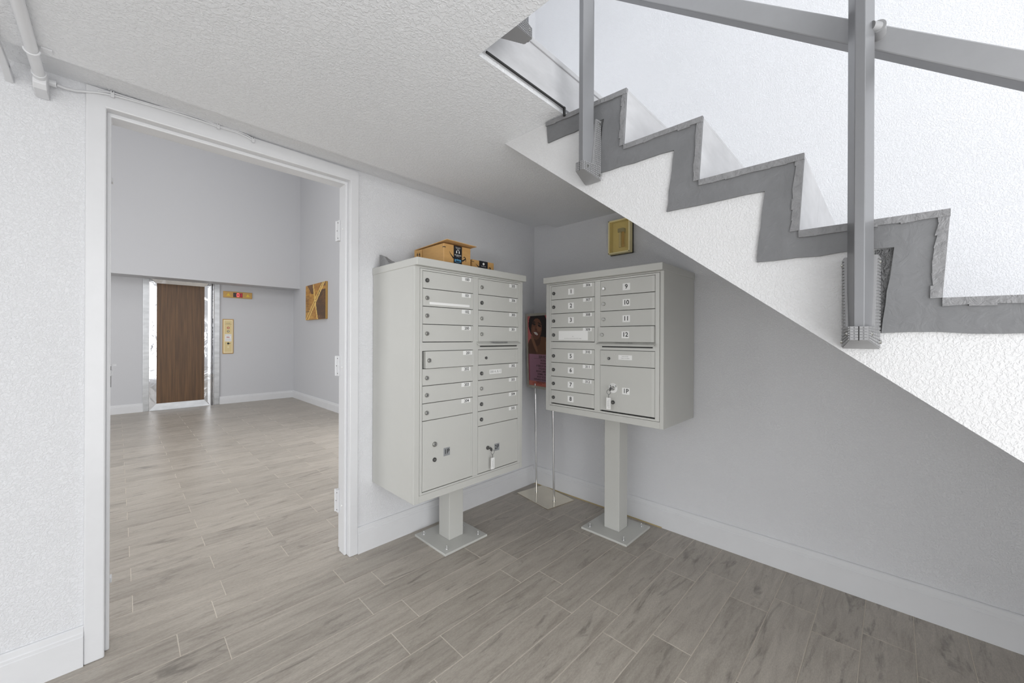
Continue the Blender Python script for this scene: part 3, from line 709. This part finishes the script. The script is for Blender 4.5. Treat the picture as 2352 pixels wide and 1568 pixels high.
bar4(sg, (l, h1), (l-fw, h1-fw), (r_+fw, h1-fw), (r_, h1)); bar4(sg, (l, h0), (r_, h0), (r_+fw, h0+fw), (l-fw, h0+fw))
sg.build('frame', M['signframe'], ps)
def lin(c): return tuple((x/255/12.92 if x/255 < .04045 else ((x/255+.055)/1.055)**2.4) for x in c)
def face_col(s, t):   # s 0..1 left to right, t 0..1 from top
    import math as m
    if t > .545:
        if t > .93: return lin((205, 120, 105))
        g = 1-(t-.545)*.25
        return lin((176*g, 128*g, 148*g)) if s > .03 else lin((150, 60, 70))
    def el(cx, cy, rx, ry, a=0):
        dx, dy = (s-cx)*.64, t-cy
        if a: dx, dy = dx*m.cos(a)+dy*m.sin(a), -dx*m.sin(a)+dy*m.cos(a)
        return (dx/(rx*.64))**2+(dy/ry)**2
    c = (205, 100, 105) if s > .6 else (212, 118, 118)
    if el(.36, .13, .33, .20, .35) < 1 or el(.55, .22, .18, .13, .6) < 1: c = (34, 24, 22)      # hair
    if el(.52, .47, .33, .17) < 1: c = (118, 78, 52)                                              # shoulder
    if el(.70, .43, .10, .10) < 1: c = (150, 104, 70)
    if el(.14, .48, .16, .16) < 1: c = (96, 62, 44)
    if el(.33, .33, .12, .10) < 1: c = (88, 56, 40)                                               # neck
    if el(.31, .19, .185, .155, .22) < 1: c = (122, 80, 58)                                       # face
    if el(.40, .17, .075, .06) < 1: c = (150, 102, 76)
    if el(.22, .20, .05, .05) < 1: c = (140, 94, 70)
    if el(.22, .115, .065, .016, .25) < 1 or el(.42, .145, .065, .015, .35) < 1: c = (46, 28, 22)  # closed eyes
    if el(.22, .085, .07, .009, .15) < 1 or el(.43, .115, .07, .009, .4) < 1: c = (50, 32, 26)    # brows
    if el(.29, .195, .04, .014) < 1: c = (100, 60, 44)
    if el(.29, .255, .095, .032, .35) < 1: c = (120, 50, 46)                                      # lips
    if el(.29, .252, .075, .019, .35) < 1: c = (232, 225, 215)                                    # smile
    if el(.22, .40, .045, .14, -.5) < 1: c = (150, 105, 78)                                       # hand
    return lin(c)
def grid_print(name, fn, n_, m_, P, parent, flip=False):
    vs = [P(i/n_, j/m_) for j in range(m_+1) for i in range(n_+1)]
    fs = []; cols = []
    for j in range(m_):
        for i in range(n_):
            a = j*(n_+1)+i; f_ = (a, a+n_+1, a+n_+2, a+1); fs.append(f_[::-1] if flip else f_); cols += [*fn((i+.5)/n_, (j+.5)/m_), 1]
    o = MB().add(vs, fs).build(name, M['print'], parent)
    at = o.data.attributes.new('Col', 'FLOAT_COLOR', 'FACE'); at.data.foreach_set('color', cols)
    return o
li, ri, zb_, zt_ = l-fw, r_+fw, h0+fw, h1-fw
po = grid_print('poster', face_col, 66, 104, lambda s, t: sgm(li+(ri-li)*s, zt_+(zb_-zt_)*t, -.0035), ps)
MB().add([sgm(l-.004, h0+.004, .0005), sgm(r_+.004, h0+.004, .0005), sgm(r_+.004, h1-.004, .0005), sgm(l-.004, h1-.004, .0005), sgm(l-.004, h0+.004, .006), sgm(r_+.004, h0+.004, .006), sgm(r_+.004, h1-.004, .006), sgm(l-.004, h1-.004, .006)],
         [(0,3,2,1),(4,5,6,7),(0,1,5,4),(1,2,6,5),(2,3,7,6),(3,0,4,7)]).build('backing_board', M['white'], ps)
tx = MB(); words = ['SERVICES', 'FACIALS', 'WAXING', 'EYEBROW SHAPING', 'EYELASH LIFT', 'BROW LAMINATION', 'DERMAL TESTING', 'BODY SCULPTING', 'INFRARED SAUNA THERAPY', 'VOICE POST FACIALS']
for i, wd in enumerate(words):
    zz_ = zt_-(zt_-zb_)*(.585+.0385*i*(1 if i else 0)+(.012 if i else 0))
    p_ = sgm(-.01, zz_, -.0042)
    tx.text(wd, .026 if i == 0 else .0185, Matrix.Translation(p_) @ Matrix.Rotation(-math.pi/2, 4, 'Z') @ Matrix.Rotation(math.pi/2, 4, 'X'), 0, .012)
tx.text('CALL 555-0134', .017, Matrix.Translation(sgm(.07, zt_-(zt_-zb_)*.965, -.0042)) @ Matrix.Rotation(-math.pi/2, 4, 'Z') @ Matrix.Rotation(math.pi/2, 4, 'X'), 1, .012)
a_, b_ = sgm(.10, zt_-(zt_-zb_)*.607, -.0041), sgm(-.14, zt_-(zt_-zb_)*.609, -.0041)
tx.add([a_, b_, (b_[0], b_[1], b_[2]-.0012), (a_[0], a_[1], a_[2]-.0012)], [(0, 1, 2, 3)], 0)
tx.build('poster_lettering', [M['black'], M['red']], po)

# ------------------------------------------------------------------ wall lamp on the right wall
wl = empty('wall_lamp', (XW, 1.283, 1.87)); tag(wl, 'unlit rectangular wall lamp with yellowed plastic lens below the stairs', 'lamp')
def W_(x, y, z): return (x-XW, y-1.283, z-1.87)
def wb(mb_, x0, y0, z0, x1, y1, z1, mi=0): return mb_.box(W_(x0, y0, z0), W_(x1, y1, z1), mi)
ya, yb, za, zb2 = 1.203, 1.363, 1.757, 1.985
wb(MB(), XW-.010, ya, za, XW, yb, zb2).build('back_plate', M['lensb'], wl, bevel=.002)
fr_ = MB(); X1_ = XW-.056
wb(fr_, X1_+.040, ya-.003, za-.003, XW-.008, ya+.004, zb2+.003); wb(fr_, X1_+.040, yb-.004, za-.003, XW-.008, yb+.003, zb2+.003); wb(fr_, X1_+.040, ya, za-.003, XW-.008, yb, za+.004); wb(fr_, X1_+.040, ya, zb2-.004, XW-.008, yb, zb2+.003)
fr_.build('gasket', M['blackfr'], wl)
lf = MB(); t_ = .011
wb(lf, X1_, ya, za, X1_+.041, ya+t_, zb2); wb(lf, X1_, yb-t_, za, X1_+.041, yb, zb2); wb(lf, X1_, ya+t_, za, X1_+.041, yb-t_, za+t_); wb(lf, X1_, ya+t_, zb2-t_, X1_+.041, yb-t_, zb2)
lf.build('lens_rim', M['lensb'], wl, bevel=.003)
ln = MB(); nr = 14
for i in range(nr):
    y0_ = ya+t_+(yb-ya-2*t_)*i/nr; y1_ = ya+t_+(yb-ya-2*t_)*(i+1)/nr; ym = (y0_+y1_)/2
    ln.add([W_(X1_+.005, y0_, za+t_), W_(X1_+.0025, ym, za+t_), W_(X1_+.005, y1_, za+t_), W_(X1_+.005, y0_, zb2-t_), W_(X1_+.0025, ym, zb2-t_), W_(X1_+.005, y1_, zb2-t_)], [(0, 3, 4, 1), (1, 4, 5, 2)])
ln.build('ribbed_lens', M['lens'], wl)
cy_ = 1.275
MB().cyl(W_(XW-.03, cy_-.011, 1.80), W_(XW-.03, cy_-.011, 1.915), .0085, 14).build('lamp_tube', M['amber'], wl)
MB().cyl(W_(XW-.03, cy_+.011, 1.80), W_(XW-.03, cy_+.011, 1.90), .0085, 14).build('lamp_tube', M['cream'], wl)
MB().box(W_(XW-.045, cy_-.022, 1.90), W_(XW-.012, cy_+.022, 1.925)).build('lamp_socket', M['greyprint'], wl, bevel=.002)
sc = MB()
for yy_ in (ya+.005, yb-.005):
    for zz_ in (za+.005, zb2-.005): sc.cyl(W_(X1_-.0015, yy_, zz_), W_(X1_+.004, yy_, zz_), .0032, 10)
sc.build('cover_screws', M['lockd'], wl)

# ------------------------------------------------------------------ conduits and cable at the top of the doorway wall
cdt = empty('conduit', (-.178, 1.9, 2.03)); tag(cdt, 'white painted round conduit running along the ceiling to an elbow box', 'conduit')
def C_(x, y, z): return (x+.178, y-1.9, z-2.03)
MB().cyl(C_(-.178, Y0+.02, ZC-.014), C_(-.178, 2.0, ZC-.014), .0135, 18).build('pipe', M['trim'], cdt)
MB().tube([C_(-.178+.0155*math.cos(a), 1.82, ZC-.014-.0155*math.sin(a)) for a in [math.pi*i/10 for i in range(11)]], .003, 6).box(C_(-.160, 1.81, ZC-.004), C_(-.138, 1.83, ZC-.0005)).build('pipe_strap', M['trim'], cdt)
MB().cyl(C_(-.178, 1.965, ZC-.014), C_(-.178, 2.005, ZC-.014), .0165, 18).box(C_(-.194, 2.0, 2.003), C_(-.162, 2.045, 2.055)).prism([(C_(0, 1.985, 0)[1], C_(0, 0, 2.012)[2]), (C_(0, 2.0, 0)[1], C_(0, 0, 2.0)[2]), (C_(0, 2.072, 0)[1], C_(0, 0, 1.998)[2]), (C_(0, 2.0766, 0)[1], C_(0, 0, 2.05)[2]), (C_(0, 1.985, 0)[1], C_(0, 0, 2.05)[2])], C_(-.193, 0, 0)[0], C_(-.163, 0, 0)[0], 'X').build('elbow_box', M['trim'], cdt, bevel=.002)
MB().cyl(C_(-.163, 2.045, 2.050), C_(-.146, 2.045, 2.050), .0115, 14).build('outlet_bushing', M['trim'], cdt)
c2 = MB().box((-.257, Y0+.02, ZC-.017), (-.239, 2.0, ZC)).prism([(1.98, ZC-.017), (2.0766, 2.022), (2.0766, 2.045), (2.0, ZC)], -.257, -.239, 'X').build('cable_raceway', M['trim'], bevel=.002)
tag(c2, 'flat white painted raceway on the ceiling left of the round conduit', 'conduit')
cb = [(-.146, 2.048, 2.050), (-.128, 2.055, 2.050), (-.105, 2.062, 2.055), (-.087, 2.064, 2.062), (-.05, 2.0605, 2.073), (-.013, 2.0605, 2.081), (.035, 2.0605, 2.084), (.096, 2.0605, 2.087), (.187, 2.0605, 2.090), (.243, 2.0605, 2.090), (.302, 2.0605, 2.088), (.364, 2.0605, 2.090), (.405, 2.0605, 2.084), (.429, 2.0605, 2.076)]
cable = empty('cable', (0, 2.06, 2.08)); tag(cable, 'thin painted cable clipped above the white door frame', 'cable')
def K_(p): return (p[0], p[1]-2.06, p[2]-2.08)
MB().tube([K_(p) for p in cb], .0042, 8).build('lower_strand', M['trim'], cable)
MB().tube([K_((p[0], p[1]-.001, p[2]+.0065+.002*math.sin(i*1.7))) for i, p in enumerate(cb[4:])], .0030, 8).build('upper_strand', M['trim'], cable)
for x_, z_ in ((-.013, 2.081), (.302, 2.088), (.429, 2.076)):
    MB().box(K_((x_-.005, 2.053, z_-.010)), K_((x_+.005, 2.0645, z_+.012))).cyl(K_((x_, 2.052, z_+.009)), K_((x_, 2.055, z_+.009)), .002, 8, 1).build('cable_clip', [M['trim'], M['lockd']], cable, bevel=.001)

# ------------------------------------------------------------------ lobby: elevator
el = empty('elevator_entrance', (.77, LB, 0)); tag(el, 'elevator entrance with brown wood door and polished chrome frame in the lobby', 'elevator')
def E_(x, y, z): return (x-.77, y-LB, z)
DY = LB+.006
dl, dr_, dt, db = .449, 1.052, 2.040, .106
MB().box(E_(dl-.02, DY, db-.02), E_(dr_+.02, DY+.03, dt+.02)).build('elevator_door', M['wood'], el)
def quad(mb_, pts): mb_.add([E_(*p) for p in pts], [(0, 1, 2, 3)])
yf = LB-.016
# reveals
jl = MB(); quad(jl, [(.36, yf, 0), (dl, DY, db), (dl, DY, dt), (.36, yf, 2.12)]); jl.build('left_reveal', M['chrome'], el)
jr = MB(); quad(jr, [(dr_, DY, db), (1.098, DY-.003, .05), (1.098, DY-.003, 2.09), (dr_, DY, dt)]); quad(jr, [(1.098, DY-.003, .05), (1.132, yf, 0), (1.132, yf, 2.12), (1.098, DY-.003, 2.09)]); jr.build('right_reveal', M['chrome'], el)
jt = MB(); quad(jt, [(dl, DY, dt), (dr_, DY, dt), (1.132, yf, 2.12), (.36, yf, 2.12)]); jt.build('head_reveal', M['chrome'], el)
js = MB(); quad(js, [(.36, yf, .0), (1.132, yf, .0), (dr_, DY, db), (dl, DY, db)]); js.build('metal_sill', M['brushed'], el)
MB().prism([(E_(.36, 0, 0)[0], yf-LB-.0), (E_(.5, 0, 0)[0], yf-LB-.035), (E_(.8, 0, 0)[0], yf-LB-.03), (E_(1.10, 0, 0)[0], yf-LB)], .0005, .004, 'Z').build('sill_plate', M['brushed'], el)
MB().box(E_(.288, yf-.004, 0), E_(.360, LB+.01, 2.13)).build('left_trim', M['brushed'], el, bevel=.003)
MB().box(E_(1.132, yf-.002, 0), E_(1.150, LB+.01, 2.13)).build('inner_trim', M['chrome'], el)
MB().box(E_(1.150, yf+.008, 0), E_(1.160, LB+.01, 2.13)).build('trim_groove', M['dark'], el)
MB().box(E_(1.160, yf-.010, 0), E_(1.182, LB+.01, 2.13)).build('inner_trim', M['chrome'], el, bevel=.004)
MB().box(E_(1.182, yf-.004, 0), E_(1.260, LB+.01, 2.13)).build('right_trim', M['brushed'], el, bevel=.003)

# indicator
idc = empty('floor_indicator', (1.525, LB, 1.935)); tag(idc, 'gold floor indicator with red 03 display between two yellow arrows', 'indicator')
def I_(x, y, z): return (x-1.525, y-LB, z-1.935)
MB().box(I_(1.308, LB-.018, 1.880), I_(1.738, LB, 1.992)).build('plate', M['gold'], idc, bevel=.004)
MB().box(I_(1.451, LB-.0195, 1.893), I_(1.510, LB-.0175, 1.975)).box(I_(1.510, LB-.0195, 1.893), I_(1.592, LB-.0175, 1.975), 1).build('display_window', [M['display'], M['displayr']], idc)
def seg7(segs, cx, cz, w_, h_, m_, nm):
    t = .0065; y_ = LB-.021; b = MB()
    D = {'a': (-w_, h_, w_, h_), 'g': (-w_, 0, w_, 0), 'd': (-w_, -h_, w_, -h_), 'b': (w_, 0, w_, h_), 'c': (w_, -h_, w_, 0), 'f': (-w_, 0, -w_, h_), 'e': (-w_, -h_, -w_, 0)}
    for s_ in segs:
        x0_, z0_, x1_, z1_ = D[s_]; sk = .004
        b.box(I_(cx+min(x0_, x1_)-t/2, y_, cz+min(z0_, z1_)-t/2), I_(cx+max(x0_, x1_)+t/2, y_+.001, cz+max(z0_, z1_)+t/2))
    b.build(nm, m_, idc)
seg7('abcdef', 1.522, 1.934, .014, .027, M['led'], 'lit_digit'); seg7('abgcd', 1.566, 1.934, .012, .026, M['leddim'], 'dim_digit')
for cx in (1.382, 1.672):
    MB().prism([(I_(cx-.030, 0, 0)[0], I_(0, 0, 1.913)[2]), (I_(cx+.030, 0, 0)[0], I_(0, 0, 1.913)[2]), (I_(cx, 0, 0)[0], I_(0, 0, 1.962)[2])], -.0195, -.0175, 'Y').build('arrow', M['yellow'], idc)
# call station
cs = empty('call_station', (1.380, LB, 1.19)); tag(cs, 'tall brass elevator call panel with red button, key switch and notice', 'control panel')
def G_(x, y, z): return (x-1.380, y-LB, z-1.19)
MB().box(G_(1.302, LB-.012, .884), G_(1.460, LB, 1.498)).build('outer_plate', M['gold'], cs, bevel=.004)
MB().box(G_(1.314, LB-.0145, .898), G_(1.448, LB-.010, 1.484)).build('cream_rim', M['goldrim'], cs)
MB().box(G_(1.327, LB-.0165, .915), G_(1.435, LB-.012, 1.468)).build('face_plate', M['goldl'], cs)
MB().text('FLOOR', .017, Matrix.Translation(G_(1.381, LB-.0175, 1.424)) @ Matrix.Rotation(math.pi/2, 4, 'X')).box(G_(1.332, LB-.0172, 1.406), G_(1.430, LB-.0166, 1.409)).build('plate_lettering', M['lockd'], cs)
MB().cyl(G_(1.381, LB-.0165, 1.343), G_(1.381, LB-.022, 1.343), .019, 24).cyl(G_(1.381, LB-.022, 1.343), G_(1.381, LB-.0235, 1.343), .009, 18, 1).build('red_button', [M['red'], M['goldrim']], cs)
MB().cyl(G_(1.381, LB-.0165, 1.281), G_(1.381, LB-.021, 1.281), .018, 24).cyl(G_(1.381, LB-.021, 1.281), G_(1.381, LB-.0225, 1.281), .0095, 18, 1).build('black_ring_button', [M['lockd'], M['goldrim']], cs)
nt_ = MB().box(G_(1.334, LB-.0175, 1.102), G_(1.428, LB-.0164, 1.232))
TM = lambda x, z: Matrix.Translation(G_(x, LB-.0183, z)) @ Matrix.Rotation(math.pi/2, 4, 'X')
nt_.text('IN CASE OF', .017, TM(1.381, 1.213), 1).text('FIRE', .026, TM(1.378, 1.175), 2, .03).text('USE STAIRS', .014, TM(1.381, 1.143), 1).text('DO NOT USE', .013, TM(1.381, 1.122), 1)
nt_.build('notice', [M['white'], M['greyprint'], M['red']], cs)
MB().cyl(G_(1.382, LB-.0165, 1.066), G_(1.382, LB-.021, 1.066), .017, 20).box(G_(1.398, LB-.018, 1.063), G_(1.416, LB-.0166, 1.069)).box(G_(1.345, LB-.018, 1.063), G_(1.350, LB-.0166, 1.069)).build('key_switch', M['black'], cs)
MB().cyl(G_(1.382, LB-.0165, 1.003), G_(1.382, LB-.021, 1.003), .013, 20).build('lock', M['goldrim'], cs)

# picture
pc = empty('canvas_picture', (LX, 7.08, 1.80)); tag(pc, 'gold and brown abstract canvas picture on the lobby side wall', 'picture')
MB().box((-.035, -.475, -.310), (0, .475, .310)).build('canvas_body', M['gold'], pc, bevel=.004)
def hsh(a, b): x = math.sin(a*127.1+b*311.7)*43758.5453; return x-math.floor(x)
def vn(x, y):
    xi, yi = math.floor(x), math.floor(y); fx, fy = x-xi, y-yi
    a = hsh(xi, yi)*(1-fx)+hsh(xi+1, yi)*fx; b = hsh(xi, yi+1)*(1-fx)+hsh(xi+1, yi+1)*fx
    return a*(1-fy)+b*fy
def pic(s, t):
    n = vn(s*9, t*14)*.5+vn(s*22, t*34)*.5
    c = [214-70*n, 168-78*n, 82-52*n]
    def side(x0, y0, x1, y1): return (x1-x0)*(t-y0)-(y1-y0)*(s-x0)
    brown = (92+30*n, 62+22*n, 34+12*n)
    if t < .27 and s > .09+.28*t/.27*.8 and s < .42: c = brown
    if s > .52+abs(t-.56)*(.42 if t < .56 else .32) and t > .20: c = (84+95*max(0, n-.45), 58+62*max(0, n-.45), 34+30*max(0, n-.5))
    if s > .78 and t < .12: c = brown
    if abs(side(.02, .98, .48, .45)) < .012 or abs(side(.40, .02, .46, .30)) < .006 or abs(side(.95, .0, .50, .55)) < .016: c = (232, 196, 112)
    if s < .2 and .3 < t < .8 and int(t*60) % 3 == 0: c = [x*.72 for x in c]
    if .5 < t < .52 and .45 < s < .52: c = (90, 60, 20)
    return lin(c)
grid_print('printed_canvas', pic, 44, 62, lambda s, t: (-.0362, .472-.944*s, .307-.614*t), pc)

for r_o in (rail, lr):
    for ch in r_o.children: ch.location = -r_o.location
